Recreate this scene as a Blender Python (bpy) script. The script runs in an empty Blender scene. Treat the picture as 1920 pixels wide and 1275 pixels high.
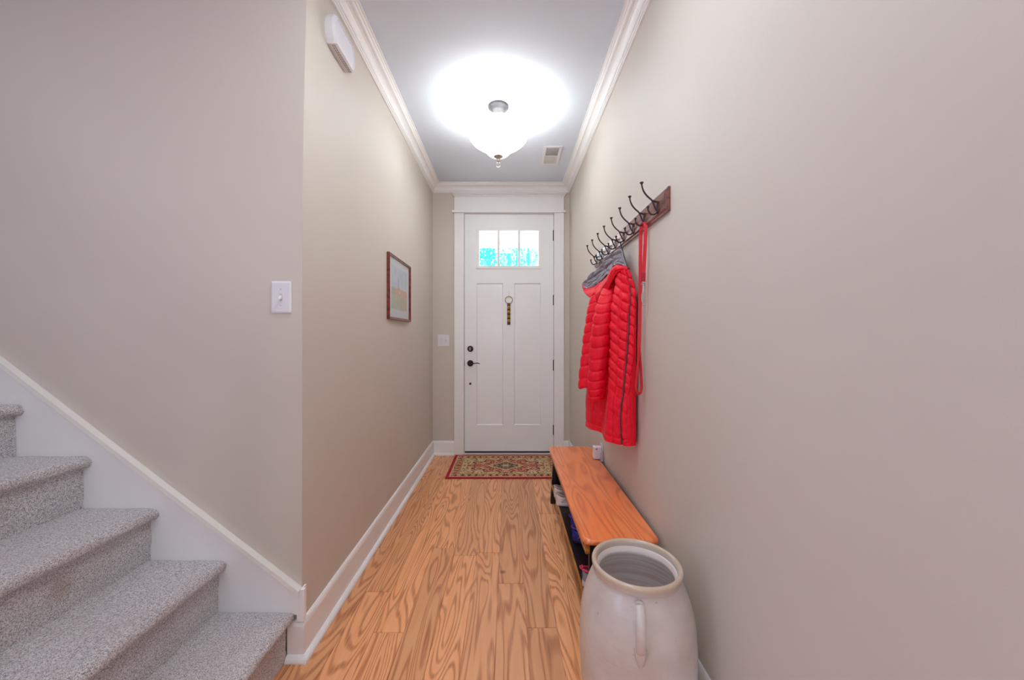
import bpy, bmesh, math, random
from mathutils import Vector, Matrix
R = random.Random(7)
PI = math.pi
SC = bpy.context.scene
COL = SC.collection

# ------------------------------------------------------------------ camera
F = 700.0; CX = 953.0; CY = 632.0; EYE = 1.205      # measured focal length (px), vanishing point, eye height
cam_d = bpy.data.cameras.new('camera'); cam = bpy.data.objects.new('camera', cam_d); COL.objects.link(cam)
cam_d.sensor_width = 36; cam_d.sensor_fit = 'HORIZONTAL'; cam_d.lens = F / 1920 * 36
cam_d.shift_x = (960 - CX) / 1920; cam_d.shift_y = -(637.5 - CY) / 1920
cam_d.clip_start = 0.02; cam_d.clip_end = 200
cam.location = (0, 0, EYE); cam.rotation_euler = (PI / 2, 0, 0)
SC.camera = cam
SC.view_settings.view_transform = 'Standard'; SC.view_settings.look = 'None'
SC.view_settings.exposure = 1.12; SC.view_settings.gamma = 1.0
try: SC.view_settings.use_curve_mapping = False
except Exception: pass

# ------------------------------------------------------------------ world and lights
w = bpy.data.worlds.new('sky'); SC.world = w; w.use_nodes = True
bg = w.node_tree.nodes['Background']; bg.inputs[0].default_value = (0.93, 0.97, 1.0, 1); bg.inputs[1].default_value = 1.5

def area(name, loc, rot, sx, sy, power, col):
    l = bpy.data.lights.new(name, 'AREA'); l.shape = 'RECTANGLE'; l.size = sx; l.size_y = sy
    l.energy = power; l.color = col
    o = bpy.data.objects.new(name, l); o.location = loc; o.rotation_euler = rot; COL.objects.link(o); return o
area('rear_window_daylight', (-0.60, -3.12, 1.45), (PI / 2, 0, 0), 1.5, 1.6, 4.0, (0.88, 0.90, 1.0))
area('added_side_fill', (-3.9, -1.4, 1.45), (0, -PI / 2, 0), 1.5, 1.5, 15, (0.42, 0.56, 1.0))  # added bluish fill for the right wall; no window on this side
area('added_rear_overhead_fill', (-1.35, -0.35, 2.74), (0, 0, 0), 1.8, 1.2, 6.2, (0.88, 0.90, 1.0))  # added overhead fill for floor and treads; no fixture modelled
area('added_hall_fill', (-0.08, 1.05, 2.74), (0, 0, 0), 0.3, 0.3, 5.2, (0.88, 0.97, 1.0))  # added unseen downward fill that lifts the hall walls; no fixture there
sun = bpy.data.lights.new('sun', 'SUN'); sun.energy = 5.0; sun.angle = 0.02
so = bpy.data.objects.new('sun', sun); so.rotation_euler = (math.radians(50), 0, math.radians(-150)); COL.objects.link(so)
LAMP = (-0.067, 2.52)
for a_ in range(3):
    bl = bpy.data.lights.new('ceiling_light_bulb', 'POINT'); bl.energy = 1.5; bl.shadow_soft_size = 0.035; bl.color = (0.88, 0.97, 1.0)
    bo = bpy.data.objects.new('ceiling_light_bulb', bl)
    bo.location = (LAMP[0] + 0.10 * math.cos(a_ * 2.094), LAMP[1] + 0.10 * math.sin(a_ * 2.094), 2.525); COL.objects.link(bo)

# ------------------------------------------------------------------ materials
def lin(c):
    return tuple(((v / 255) / 12.92 if v / 255 <= 0.04045 else ((v / 255 + 0.055) / 1.055) ** 2.4) for v in c)
class NT:
    def __init__(s, name):
        s.m = bpy.data.materials.new(name); s.m.use_nodes = True; s.t = s.m.node_tree; s.b = s.t.nodes['Principled BSDF']
    def n(s, typ, **kw):
        nd = s.t.nodes.new(typ)
        for k, v in kw.items():
            if k.startswith('i_'): nd.inputs[k[2:].replace('_', ' ')].default_value = v
            else: setattr(nd, k, v)
        return nd
    def l(s, a, b): s.t.links.new(a, b)
    def math(s, op, a, b=None):
        nd = s.n('ShaderNodeMath', operation=op)
        for i, v in enumerate((a, b)):
            if v is None: continue
            if isinstance(v, (int, float)): nd.inputs[i].default_value = v
            else: s.l(v, nd.inputs[i])
        return nd.outputs[0]
    def mix(s, f, a, b, mode='MIX'):
        nd = s.n('ShaderNodeMix', data_type='RGBA', blend_type=mode)
        for i, v in ((0, f), (6, a), (7, b)):
            if isinstance(v, (int, float)): nd.inputs[i].default_value = v
            elif isinstance(v, tuple): nd.inputs[i].default_value = (*v[:3], 1)
            else: s.l(v, nd.inputs[i])
        return nd.outputs[2]
    def coords(s, scale=(1, 1, 1), off=None):
        tc = s.n('ShaderNodeTexCoord'); src = tc.outputs['Object']
        if off is not None:
            va = s.n('ShaderNodeVectorMath', operation='ADD'); s.l(src, va.inputs[0]); s.l(off, va.inputs[1]); src = va.outputs[0]
        mp = s.n('ShaderNodeMapping'); mp.inputs['Scale'].default_value = scale; s.l(src, mp.inputs[0]); return mp.outputs[0]
    def noise(s, vec, scale, detail=2, rough=0.5, dist=0.0):
        nd = s.n('ShaderNodeTexNoise'); nd.inputs['Scale'].default_value = scale; nd.inputs['Detail'].default_value = detail
        nd.inputs['Roughness'].default_value = rough; nd.inputs['Distortion'].default_value = dist; s.l(vec, nd.inputs['Vector']); return nd.outputs[0]
    def ramp(s, f, a, b, lo=0.0, hi=1.0):
        nd = s.n('ShaderNodeMapRange'); s.l(f, nd.inputs[0]); nd.inputs[1].default_value = a; nd.inputs[2].default_value = b
        nd.inputs[3].default_value = lo; nd.inputs[4].default_value = hi; return nd.outputs[0]
    def bump(s, h, strength=0.2, dist=0.01):
        nd = s.n('ShaderNodeBump'); nd.inputs['Strength'].default_value = strength; nd.inputs['Distance'].default_value = dist
        s.l(h, nd.inputs['Height']); s.l(nd.outputs[0], s.b.inputs['Normal'])

def plain(name, rgb, rough=0.5, metal=0.0, var=0.04, nscale=8, bump=0.0, bscale=200, coat=0.0, sheen=0.0, bdist=0.002):
    """procedural principled material: base colour with a little noise variation"""
    q = NT(name); c = lin(rgb); v = q.coords()
    f = q.ramp(q.noise(v, nscale, 3), 0.3, 0.7)
    q.l(q.mix(f, tuple(x * (1 - var) for x in c), tuple(min(1, x * (1 + var)) for x in c)), q.b.inputs['Base Color'])
    q.b.inputs['Roughness'].default_value = rough; q.b.inputs['Metallic'].default_value = metal
    if coat: q.b.inputs['Coat Weight'].default_value = coat; q.b.inputs['Coat Roughness'].default_value = 0.15
    if sheen: q.b.inputs['Sheen Weight'].default_value = sheen
    if bump: q.bump(q.noise(v, bscale, 2), bump, bdist)
    return q.m

def wood(name, light, mid, dark, sc=(5.0, 0.9, 5.0), lines=26, attr=False, rough=0.33, amt=1.0, coat=0.0, knot=None):
    q = NT(name); off = None
    if attr:
        at = q.n('ShaderNodeAttribute', attribute_name='plank'); cb = q.n('ShaderNodeCombineXYZ')
        q.l(q.math('MULTIPLY', at.outputs['Fac'], 41.7), cb.inputs[0]); q.l(q.math('MULTIPLY', at.outputs['Fac'], 93.1), cb.inputs[1])
        q.l(q.math('MULTIPLY', at.outputs['Fac'], 17.3), cb.inputs[2]); off = cb.outputs[0]
    v = q.coords(sc, off)
    n1 = q.noise(v, 1.0, 1.0, 0.4, 0.35)
    s1 = q.math('SINE', q.math('MULTIPLY', n1, lines * 2.2))
    g = q.ramp(s1, -0.1, 1.0)
    vf = q.coords((170, 6, 170), off); fine = q.noise(vf, 1.0, 3, 0.6)
    vf2 = q.coords((sc[0] * 5, sc[1] * 4, sc[2] * 5), off); med = q.ramp(q.noise(vf2, 1.0, 2), 0.35, 0.65)
    g2 = q.math('MULTIPLY', g, q.ramp(fine, 0.3, 0.62, 0.35, 1.0))
    c = q.mix(q.math('MULTIPLY', med, 0.55), lin(light), lin(mid))
    c = q.mix(q.math('MULTIPLY', g2, amt), c, lin(dark))
    if attr:
        t = q.ramp(at.outputs['Fac'], 0, 1, 0.84, 1.12)
        cbn = q.n('ShaderNodeCombineColor')
        for i in range(3): q.l(t, cbn.inputs[i])
        c = q.mix(1.0, c, cbn.outputs[0], 'MULTIPLY')
    if knot:
        tc = q.n('ShaderNodeTexCoord'); dm = q.n('ShaderNodeVectorMath', operation='DISTANCE'); q.l(tc.outputs['Object'], dm.inputs[0]); dm.inputs[1].default_value = knot
        c = q.mix(q.ramp(dm.outputs['Value'], 0.004, 0.02, 0.75, 0.0), c, lin((90, 50, 32)))
    q.l(c, q.b.inputs['Base Color'])
    q.b.inputs['Roughness'].default_value = rough
    if coat: q.b.inputs['Coat Weight'].default_value = coat; q.b.inputs['Coat Roughness'].default_value = 0.2
    q.bump(q.math('ADD', g2, fine), 0.12, 0.001)
    return q.m

def attr_mat(name, attr='col', rough=0.9, bump=0.0, bscale=500):
    q = NT(name); at = q.n('ShaderNodeAttribute', attribute_name=attr); q.l(at.outputs['Color'], q.b.inputs['Base Color'])
    q.b.inputs['Roughness'].default_value = rough
    if bump: q.bump(q.noise(q.coords(), bscale, 2), bump, 0.002)
    return q.m

M = {}
M['wall'] = plain('greige_wall_paint', (213, 204, 194), 0.62, var=0.012, nscale=3, bump=0.05, bscale=350)
M['ceil'] = plain('white_ceiling_paint', (220, 227, 240), 0.8, var=0.008, nscale=3, bump=0.04, bscale=300)
M['trim'] = plain('white_satin_trim_paint', (246, 245, 246), 0.35, var=0.01, nscale=5)
M['door'] = plain('white_door_paint', (244, 245, 247), 0.35, var=0.01, nscale=4, bump=0.04, bscale=60)
M['gap'] = plain('dark_gap', (48, 44, 52), 0.8)
M['oak'] = wood('red_oak_floor', (244, 180, 130), (236, 160, 108), (184, 108, 64), (10.0, 1.2, 1), 40, attr=True, rough=0.3, amt=0.85, knot=(-0.028, 1.915, 0.0))
M['bench_top'] = wood('cherry_bench_top', (255, 150, 90), (250, 128, 70), (196, 84, 46), (9, 1.3, 9), 22, rough=0.28, amt=0.55, coat=0.35)
M['bench_edge'] = wood('honey_wood_apron', (206, 140, 66), (190, 122, 52), (150, 90, 36), (6, 1.5, 20), 16, rough=0.4)
M['bench_black'] = plain('black_bench_paint', (26, 22, 24), 0.4)
M['rack'] = wood('dark_cherry_rack_board', (134, 70, 56), (118, 58, 48), (80, 36, 32), (20, 2.0, 20), 14, rough=0.3, coat=1.0)
M['frame'] = wood('cherry_picture_frame', (140, 62, 50), (120, 48, 42), (80, 32, 30), (20, 3.0, 20), 14, rough=0.3, coat=0.3)
M['bronze'] = plain('oil_rubbed_bronze', (70, 52, 56), 0.35, 0.85, 0.15, 60)
M['hook'] = plain('dark_bronze_hook', (72, 54, 60), 0.38, 0.6, 0.12, 80)
M['nickel'] = plain('brushed_nickel', (196, 186, 182), 0.28, 1.0, 0.05, 40)
M['brass'] = plain('brass_bell', (206, 160, 70), 0.3, 0.9, 0.08, 60)
M['antique'] = plain('antique_brass_ring', (150, 135, 90), 0.35, 0.9)
M['strap'] = plain('brown_leather_strap', (92, 66, 66), 0.6)
M['plastic'] = plain('white_plastic', (232, 230, 236), 0.35, var=0.01)
M['slot'] = plain('dark_vent_slot', (120, 100, 90), 0.8)
M['grille'] = plain('light_grey_louver', (214, 212, 212), 0.6)  # even light grey for louvres, duct, toggle slots and plate screws
M['mat_board'] = plain('pale_mat_board', (214, 218, 222), 0.7, var=0.01)
M['leash'] = plain('red_nylon_webbing', (214, 20, 40), 0.5, var=0.05, bump=0.3, bscale=900)
M['black_cloth'] = plain('black_lining', (24, 18, 24), 0.7, sheen=0.2)
M['cord'] = plain('dark_grey_loop_cord', (70, 60, 66), 0.7)
M['zip'] = plain('dark_zipper_tape', (58, 40, 46), 0.45, 0.2)

def nylon(name, rgb, dark):
    q = NT(name); v = q.coords(); n = q.noise(v, 38, 3, 0.6, 0.6)
    q.l(q.mix(q.ramp(n, 0.3, 0.7, 0, 0.5), lin(rgb), lin(dark)), q.b.inputs['Base Color'])
    q.b.inputs['Roughness'].default_value = 0.45; q.b.inputs['Specular IOR Level'].default_value = 0.3
    n2 = q.noise(q.coords((1, 1, 0.35)), 75, 3, 0.6, 1.2)
    q.bump(n2, 0.55, 0.006); return q.m
M['red'] = nylon('red_quilted_nylon', (250, 18, 50), (226, 8, 38))
M['grey_lining'] = nylon('grey_quilted_lining', (150, 142, 152), (112, 102, 114))
M['red_trim'] = plain('red_hood_piping', (236, 60, 66), 0.4)

def carpet():
    q = NT('speckled_grey_carpet'); v = q.coords()
    a = q.noise(v, 400, 2, 0.7); b = q.noise(v, 190, 3, 0.7); big = q.noise(v, 5, 2)
    f = q.math('ADD', q.math('MULTIPLY', a, 0.62), q.math('MULTIPLY', b, 0.38))
    c = q.mix(q.ramp(f, 0.37, 0.57), lin((108, 88, 82)), lin((255, 250, 252)))
    c = q.mix(q.ramp(big, 0.35, 0.65, 0, 0.12), c, lin((150, 136, 130)))
    tc = q.n('ShaderNodeTexCoord'); dm = q.n('ShaderNodeVectorMath', operation='DISTANCE'); q.l(tc.outputs['Object'], dm.inputs[0]); dm.inputs[1].default_value = (-1.33, 1.11, 0.46)
    c = q.mix(q.ramp(dm.outputs['Value'], 0.01, 0.05, 0.4, 0.0), c, lin((150, 110, 50)))
    q.l(c, q.b.inputs['Base Color']); q.b.inputs['Roughness'].default_value = 0.95; q.b.inputs['Sheen Weight'].default_value = 0.35
    q.bump(f, 0.9, 0.006); return q.m
M['carpet'] = carpet()

def crock():
    q = NT('salt_glazed_stoneware'); v = q.coords()
    big = q.ramp(q.noise(v, 7, 4, 0.6), 0.35, 0.7)
    c = q.mix(big, lin((220, 211, 206)), lin((204, 190, 182)))
    sp = q.ramp(q.noise(v, 42, 3, 0.6), 0.69, 0.74); c = q.mix(q.math('MULTIPLY', sp, 0.55), c, lin((128, 112, 102)))
    sx = q.n('ShaderNodeSeparateXYZ'); tc = q.n('ShaderNodeTexCoord'); q.l(tc.outputs['Object'], sx.inputs[0])
    hz = sx.outputs[2]
    # unglazed tan lip
    c = q.mix(q.math('MULTIPLY', q.ramp(hz, 0.468, 0.480), q.ramp(q.noise(v, 30, 2), 0.3, 0.6, 0.35, 0.8)), c, lin((204, 180, 148)))
    q.l(c, q.b.inputs['Base Color']); q.b.inputs['Roughness'].default_value = 0.3
    q.b.inputs['Coat Weight'].default_value = 0.4; q.b.inputs['Coat Roughness'].default_value = 0.12
    q.bump(q.noise(q.coords((1, 1, 6)), 9, 2), 0.10, 0.01); return q.m
M['crock'] = crock()
def crock_in():
    q = NT('stoneware_inside'); v = q.coords((1.5, 1.5, 62))
    n = q.noise(v, 1.0, 3, 0.6); c = q.mix(q.ramp(n, 0.35, 0.65), lin((226, 210, 202)), lin((255, 252, 250)))
    q.l(c, q.b.inputs['Base Color']); q.b.inputs['Roughness'].default_value = 0.35; q.bump(n, 0.5, 0.006); return q.m
M['crock_in'] = crock_in()

def shade_mat():
    q = NT('lit_frosted_glass'); q.b.inputs['Base Color'].default_value = (0.9, 0.9, 0.9, 1); q.b.inputs['Roughness'].default_value = 0.3
    n = q.ramp(q.noise(q.coords(), 6, 2), 0.3, 0.7, 3.9, 4.3)
    q.b.inputs['Emission Color'].default_value = (0.98, 0.98, 0.91, 1); q.l(n, q.b.inputs['Emission Strength']); return q.m
M['shade'] = shade_mat()
def glass_mat(name, tint=(1, 1, 1), refl=0.06):
    q = NT(name); t = q.t; out = t.nodes['Material Output']
    tr = q.n('ShaderNodeBsdfTransparent'); tr.inputs[0].default_value = (*tint, 1); gl = q.n('ShaderNodeBsdfGlossy'); gl.inputs['Roughness'].default_value = 0.02
    mx = q.n('ShaderNodeMixShader'); mx.inputs[0].default_value = refl; q.l(tr.outputs[0], mx.inputs[1]); q.l(gl.outputs[0], mx.inputs[2]); q.l(mx.outputs[0], out.inputs[0]); return q.m
M['glass'] = glass_mat('door_window_glass'); M['pic_glass'] = glass_mat('picture_glass', refl=0.10)
def crystal():
    q = NT('clear_crystal'); q.b.inputs['Transmission Weight'].default_value = 0.9; q.b.inputs['Roughness'].default_value = 0.05; return q.m
M['crystal'] = crystal()
M['leaf'] = plain('overexposed_cyan_foliage', (20, 222, 226), 0.6, var=0.3, nscale=2)  # cyan of the overexposed view put into the leaf colour
M['bark'] = plain('overexposed_cyan_bark', (60, 200, 222), 0.8, var=0.2, nscale=3)  # bark colour carries the same overexposed cyan tint
M['porch'] = plain('white_porch_paint', (244, 242, 242), 0.5)
M['ground'] = plain('pale_concrete_walk', (225, 222, 216), 0.8)

# ------------------------------------------------------------------ mesh helpers
class MB:
    def __init__(s): s.v = []; s.f = []; s.s = []
    def add(s, vs, fs, smooth=False):
        o = len(s.v); s.v += [tuple(p) for p in vs]; s.f += [tuple(i + o for i in f) for f in fs]; s.s += [smooth] * len(fs); return s
    def box(s, x0, x1, y0, y1, z0, z1):
        vs = [(x, y, z) for z in (z0, z1) for y in (y0, y1) for x in (x0, x1)]
        return s.add(vs, [(0, 2, 3, 1), (4, 5, 7, 6), (0, 1, 5, 4), (2, 6, 7, 3), (0, 4, 6, 2), (1, 3, 7, 5)])
    def grid(s, P, closed_u=False, closed_v=False, smooth=True):
        """P[v][u] points"""
        nv, nu = len(P), len(P[0]); vs = [p for r in P for p in r]; fs = []
        for i in range(nv if closed_v else nv - 1):
            for j in range(nu if closed_u else nu - 1):
                a = i * nu + j; b = i * nu + (j + 1) % nu; c = ((i + 1) % nv) * nu + (j + 1) % nu; d = ((i + 1) % nv) * nu + j
                fs.append((a, b, c, d))
        return s.add(vs, fs, smooth)
    def lathe(s, prof, cx=0, cy=0, n=48, smooth=True, caps=False):
        P = [[(cx + r * math.cos(2 * PI * k / n), cy + r * math.sin(2 * PI * k / n), z) for k in range(n)] for r, z in prof]
        s.grid(P, True, False, smooth)
        if caps:
            s.add(P[0], [tuple(range(n))[::-1]]); s.add(P[-1], [tuple(range(n))])
        return s
    def tube(s, pts, rad, n=8, caps=True, flat=1.0, up=None, smooth=True):
        """sweep an ellipse along pts; flat squeezes it along the 'up' side"""
        pts = [Vector(p) for p in pts]; m = len(pts)
        rads = rad if isinstance(rad, (list, tuple)) else [rad] * m
        rings = []; ref = Vector(up) if up else None
        for i, p in enumerate(pts):
            t = (pts[min(i + 1, m - 1)] - pts[max(i - 1, 0)]).normalized()
            if ref is None:
                ref = Vector((0, 0, 1)) if abs(t.z) < 0.9 else Vector((1, 0, 0))
            a = (ref - t * ref.dot(t))
            if a.length < 1e-5: a = t.orthogonal()
            a.normalize(); b = t.cross(a)
            if not up: ref = a
            rings.append([p + (a * math.cos(2 * PI * k / n) * flat + b * math.sin(2 * PI * k / n)) * rads[i] for k in range(n)])
        s.grid(rings, True, False, smooth)
        if caps: s.add(rings[0], [tuple(range(n))[::-1]]); s.add(rings[-1], [tuple(range(n))])
        return s
    def build(s, name, mat, parent=None, bevel=0, seg=2, subd=0, solid=0, fixn=True):
        me = bpy.data.meshes.new(name); me.from_pydata(s.v, [], s.f); me.update()
        me.polygons.foreach_set('use_smooth', s.s)
        for mt in (mat if isinstance(mat, list) else [mat]): me.materials.append(mt)
        if fixn:
            b = bmesh.new(); b.from_mesh(me); bmesh.ops.recalc_face_normals(b, faces=b.faces); b.to_mesh(me); b.free()
        o = bpy.data.objects.new(name, me); COL.objects.link(o)
        if parent: o.parent = parent
        if solid: md = o.modifiers.new('s', 'SOLIDIFY'); md.thickness = solid; md.offset = 0
        if bevel: md = o.modifiers.new('b', 'BEVEL'); md.width = bevel; md.segments = seg; md.limit_method = 'ANGLE'; md.angle_limit = 0.6; md.harden_normals = False
        if subd: md = o.modifiers.new('d', 'SUBSURF'); md.levels = md.render_levels = subd
        return o
def tag(o, label=None, cat=None, group=None, kind=None):
    if label: o['label'] = label
    if cat: o['category'] = cat
    if group: o['group'] = group
    if kind: o['kind'] = kind
    return o
def empty(name, loc, label=None, cat=None, group=None, kind=None):
    o = bpy.data.objects.new(name, None); o.location = loc; o.empty_display_size = 0.1; COL.objects.link(o)
    return tag(o, label, cat, group, kind)
def at(o, parent):
    """parent a mesh authored in world coordinates to an Empty standing at the thing's base"""
    o.parent = parent; o.matrix_parent_inverse = Matrix.Translation(-Vector(parent.location)); return o
def struct(o, label=None): o['kind'] = 'structure'; o['label'] = label or o.name.replace('_', ' '); return o
def W(px, py, Y): return Vector(((px - CX) / F * Y, Y, EYE - (py - CY) / F * Y))
def cr(p, t):
    """Catmull-Rom through list p at parameter t in 0..len-1"""
    n = len(p); i = max(0, min(n - 2, int(math.floor(t)))); u = t - i
    a, b, c, d = p[max(i - 1, 0)], p[i], p[i + 1], p[min(i + 2, n - 1)]
    return 0.5 * ((2 * b) + (c - a) * u + (2 * a - 5 * b + 4 * c - d) * u * u + (3 * b - 3 * c + d - a) * u ** 3)
def spline(pts, n): pts = [Vector(p) for p in pts]; return [cr(pts, k * (len(pts) - 1) / (n - 1)) for k in range(n)]
def interp(tab, x):
    if x <= tab[0][0]: return tab[0][1]
    for (a, b), (c, d) in zip(tab, tab[1:]):
        if x <= c: return b + (d - b) * (x - a) / (c - a)
    return tab[-1][1]

# ------------------------------------------------------------------ structure
XL, XR, YB, ZC, YA = -0.777, 0.629, 3.83, 2.762, 1.407
def arris(z): return YA + (0.030 * ((z - 1.3) / 1.2) ** 2 if z > 1.3 else 0)
zs = [0, 1.3, 1.5, 1.7, 1.9, 2.1, 2.3, 2.5, ZC + 0.02]
def prism_rows(foot):
    m = MB(); P = [[(x, y, z) for x, y in foot(z)] for z in zs]; n = len(P[0]); m.grid(P, True, False, False)
    m.add(P[0], [tuple(range(n))]); m.add(P[-1], [tuple(range(n))]); return m
struct(prism_rows(lambda z: [(XL, arris(z)), (XL, YB), (XL - .12, YB), (XL - .12, arris(z) + .12)]).build('wall_left', M['wall']), 'beige hallway wall left of the front door')
struct(prism_rows(lambda z: [(XL, arris(z)), (XL - .12, arris(z) + .12), (-4.0, arris(z) + .12), (-4.0, arris(z))]).build('wall_stairway', M['wall']), 'greige wall above the carpeted stairs')
struct(MB().box(XR, XR + .12, -3.2, YB, 0, ZC).build('wall_right', M['wall']), 'long greige wall on the right')
DX0, DX1, DZ0, DZ1 = -0.4486, 0.465, 0.023, 2.469
wb = MB().box(XL - .12, DX0 - .012, YB, YB + .14, 0, ZC).box(DX1 + .012, XR + .12, YB, YB + .14, 0, ZC).box(DX0 - .012, DX1 + .012, YB, YB + .14, DZ1 + .012, ZC)
struct(wb.build('wall_back', M['wall']), 'narrow wall around the front door')
struct(MB().box(-4.12, XR + .12, -3.32, YB + .14, ZC, ZC + .12).build('ceiling', M['ceil']), 'white hallway ceiling')
struct(MB().box(-4.12, -4.0, -3.2, arris(0) + .12, 0, ZC).build('wall_far_left', M['wall']))
wr = MB().box(-4.0, -1.40, -3.32, -3.2, 0, ZC).box(0.2, XR + .12, -3.32, -3.2, 0, ZC).box(-1.40, 0.2, -3.32, -3.2, 0, 0.6).box(-1.40, 0.2, -3.32, -3.2, 2.3, ZC)
struct(wr.build('wall_rear', M['wall']))
wf = MB()
for x in (-1.38, -0.62, 0.14): wf.box(x - .02 if x > -1.3 else x, x + .04, -3.27, -3.23, 0.6, 2.3)
wf.box(-1.40, 0.2, -3.27, -3.23, .6, .66).box(-1.40, 0.2, -3.27, -3.23, 2.24, 2.3)
struct(wf.build('window_1', M['trim']))

# floor: individual boards in one surface, running towards the door
def floor():
    m = MB(); ids = []; Wd = 0.1255; x = -0.049 - Wd * 32
    fixed = {31: 2.088, 32: 1.826, 33: 1.548, 27: 1.766, 28: 1.5226}
    k = 0
    while x < XR:
        rr = random.Random(k * 13 + 5)
        ys = []
        y0 = fixed.get(k, rr.uniform(-0.4, 1.3) if k not in (29, 30, 34) else -0.3 - 0.2 * (k - 29))
        y = y0
        while y > -3.2: ys.append(y); y -= rr.uniform(1.0, 1.7)
        ys.append(-3.2); ys.reverse(); y = y0 + rr.uniform(1.9, 2.6)
        while y < YB + .1: ys.append(y); y += rr.uniform(1.2, 2.0)
        ys.append(YB + .1)
        for a, b in zip(ys, ys[1:]):
            g = 0.0006; x0, x1 = x + g, min(x + Wd, XR + .02) - g; y_0, y_1 = a + g, b - g; e = 0.0012
            vs = [(x0, y_0, -.004), (x1, y_0, -.004), (x1, y_1, -.004), (x0, y_1, -.004), (x0 + e, y_0 + e, 0), (x1 - e, y_0 + e, 0), (x1 - e, y_1 - e, 0), (x0 + e, y_1 - e, 0)]
            m.add(vs, [(4, 5, 6, 7), (0, 1, 5, 4), (1, 2, 6, 5), (2, 3, 7, 6), (3, 0, 4, 7)]); ids += [rr.random()] * 5
        x += Wd; k += 1
    m.box(-4.1, XR + .1, -3.3, YB + .14, -.10, -.003); ids += [0.3] * 6
    o = m.build('floor', M['oak'], fixn=False)
    a = o.data.attributes.new('plank', 'FLOAT', 'FACE'); a.data.foreach_set('value', ids)
    return o
struct(floor(), 'red oak plank floor')

def run(name, p0, p1, nrm, prof, m0=0, m1=0, mat=None, kind=True):
    p0, p1, nrm = Vector(p0), Vector(p1), Vector(nrm); d = (p1 - p0).normalized()
    A = [p0 + nrm * p + Vector((0, 0, z)) + d * p * m0 for p, z in prof]; B = [p1 + nrm * p + Vector((0, 0, z)) - d * p * m1 for p, z in prof]
    m = MB(); n = len(prof); m.grid([A, B], True, False, False); m.add(A, [tuple(range(n))[::-1]]); m.add(B, [tuple(range(n))])
    o = m.build(name, mat or M['trim'])
    if kind: struct(o)
    return o
crown = [(0, -.079), (.009, -.079), (.011, -.072), (.016, -.071), (.018, -.064), (.024, -.062)]
crown += [(.024 + .036 * (1 - math.cos(t * PI / 10)), -.060 + .036 * math.sin(t * PI / 10)) for t in range(0, 6)]
crown += [(.064, -.022), (.068, -.015), (.075, -.013), (.077, -.006), (.087, -.005), (.087, 0), (0, 0)]
run('trim_1', (XL, 1.445, ZC), (XL, YB, ZC), (1, 0, 0), crown, 0, 1)['label'] = 'white crown moulding along the left wall'
run('trim_2', (XR, YB, ZC), (XR, -3.2, ZC), (-1, 0, 0), crown, 1, 0)['label'] = 'white crown moulding along the right wall'
run('trim_3', (XL, YB, ZC), (XR, YB, ZC), (0, -1, 0), crown, 1, 1)['label'] = 'white crown moulding above the front door'
base = [(0, 0), (.033, 0), (.0325, .006), (.029, .013), (.022, .019), (.0145, .021), (.0145, .124), (.011, .136), (.006, .142), (0, .142)]
run('baseboard_left', (XL, arris(0), 0), (XL, YB, 0), (1, 0, 0), base, -1, 1)['label'] = 'tall white baseboard along the left wall'
run('baseboard_right', (XR, YB, 0), (XR, -3.2, 0), (-1, 0, 0), base, 1, 0)['label'] = 'white baseboard along the right wall'
run('baseboard_back', (XL, YB, 0), (-0.5525, YB, 0), (0, -1, 0), base, 1, 0)
run('baseboard_back_right', (.5690, YB, 0), (XR, YB, 0), (0, -1, 0), base, 0, 1)
run('baseboard_stairway', (-.825, arris(0), 0), (XL, arris(0), 0), (0, -1, 0), base, 0, -1)['label'] = 'short baseboard return beside the bottom step'

# ---- door casing
cs = MB().box(-.5525, DX0 - .006, YB - .019, YB, 0, 2.4725)
cs.box(DX0 - .012, DX0 - .003, YB - .006, YB + .12, 0, DZ1 + .003)
struct(cs.build('trim_4', M['trim'], bevel=.002), 'flat white casing left of the front door')
cs = MB().box(DX1 + .006, .569, YB - .019, YB, 0, 2.4725)
cs.box(DX1 + .003, DX1 + .012, YB - .006, YB + .12, 0, DZ1 + .003)
struct(cs.build('trim_5', M['trim'], bevel=.002), 'flat white casing right of the front door')
cs = MB().box(-.5525, .569, YB - .021, YB, 2.498, 2.640).box(-.572, .588, YB - .036, YB, 2.4735, 2.497)
cs.box(DX0 - .012, DX1 + .012, YB - .006, YB + .12, DZ1 + .003, DZ1 + .012)
for k, (p, z) in enumerate([(.026, 2.640), (.034, 2.650), (.040, 2.662), (.050, 2.672)]):
    cs.box(-.5525 - (p - .021), .569 + (p - .021), YB - p, YB, z, z + .010)
struct(cs.build('trim_6', M['trim'], bevel=.0025), 'white head casing and cap above the front door')
struct(MB().box(DX0 - .012, DX1 + .012, YB - .03, YB + .13, 0, .017).build('trim_7', plain('pale_threshold', (212, 202, 196), 0.4), bevel=.004), 'pale threshold under the front door')

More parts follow.
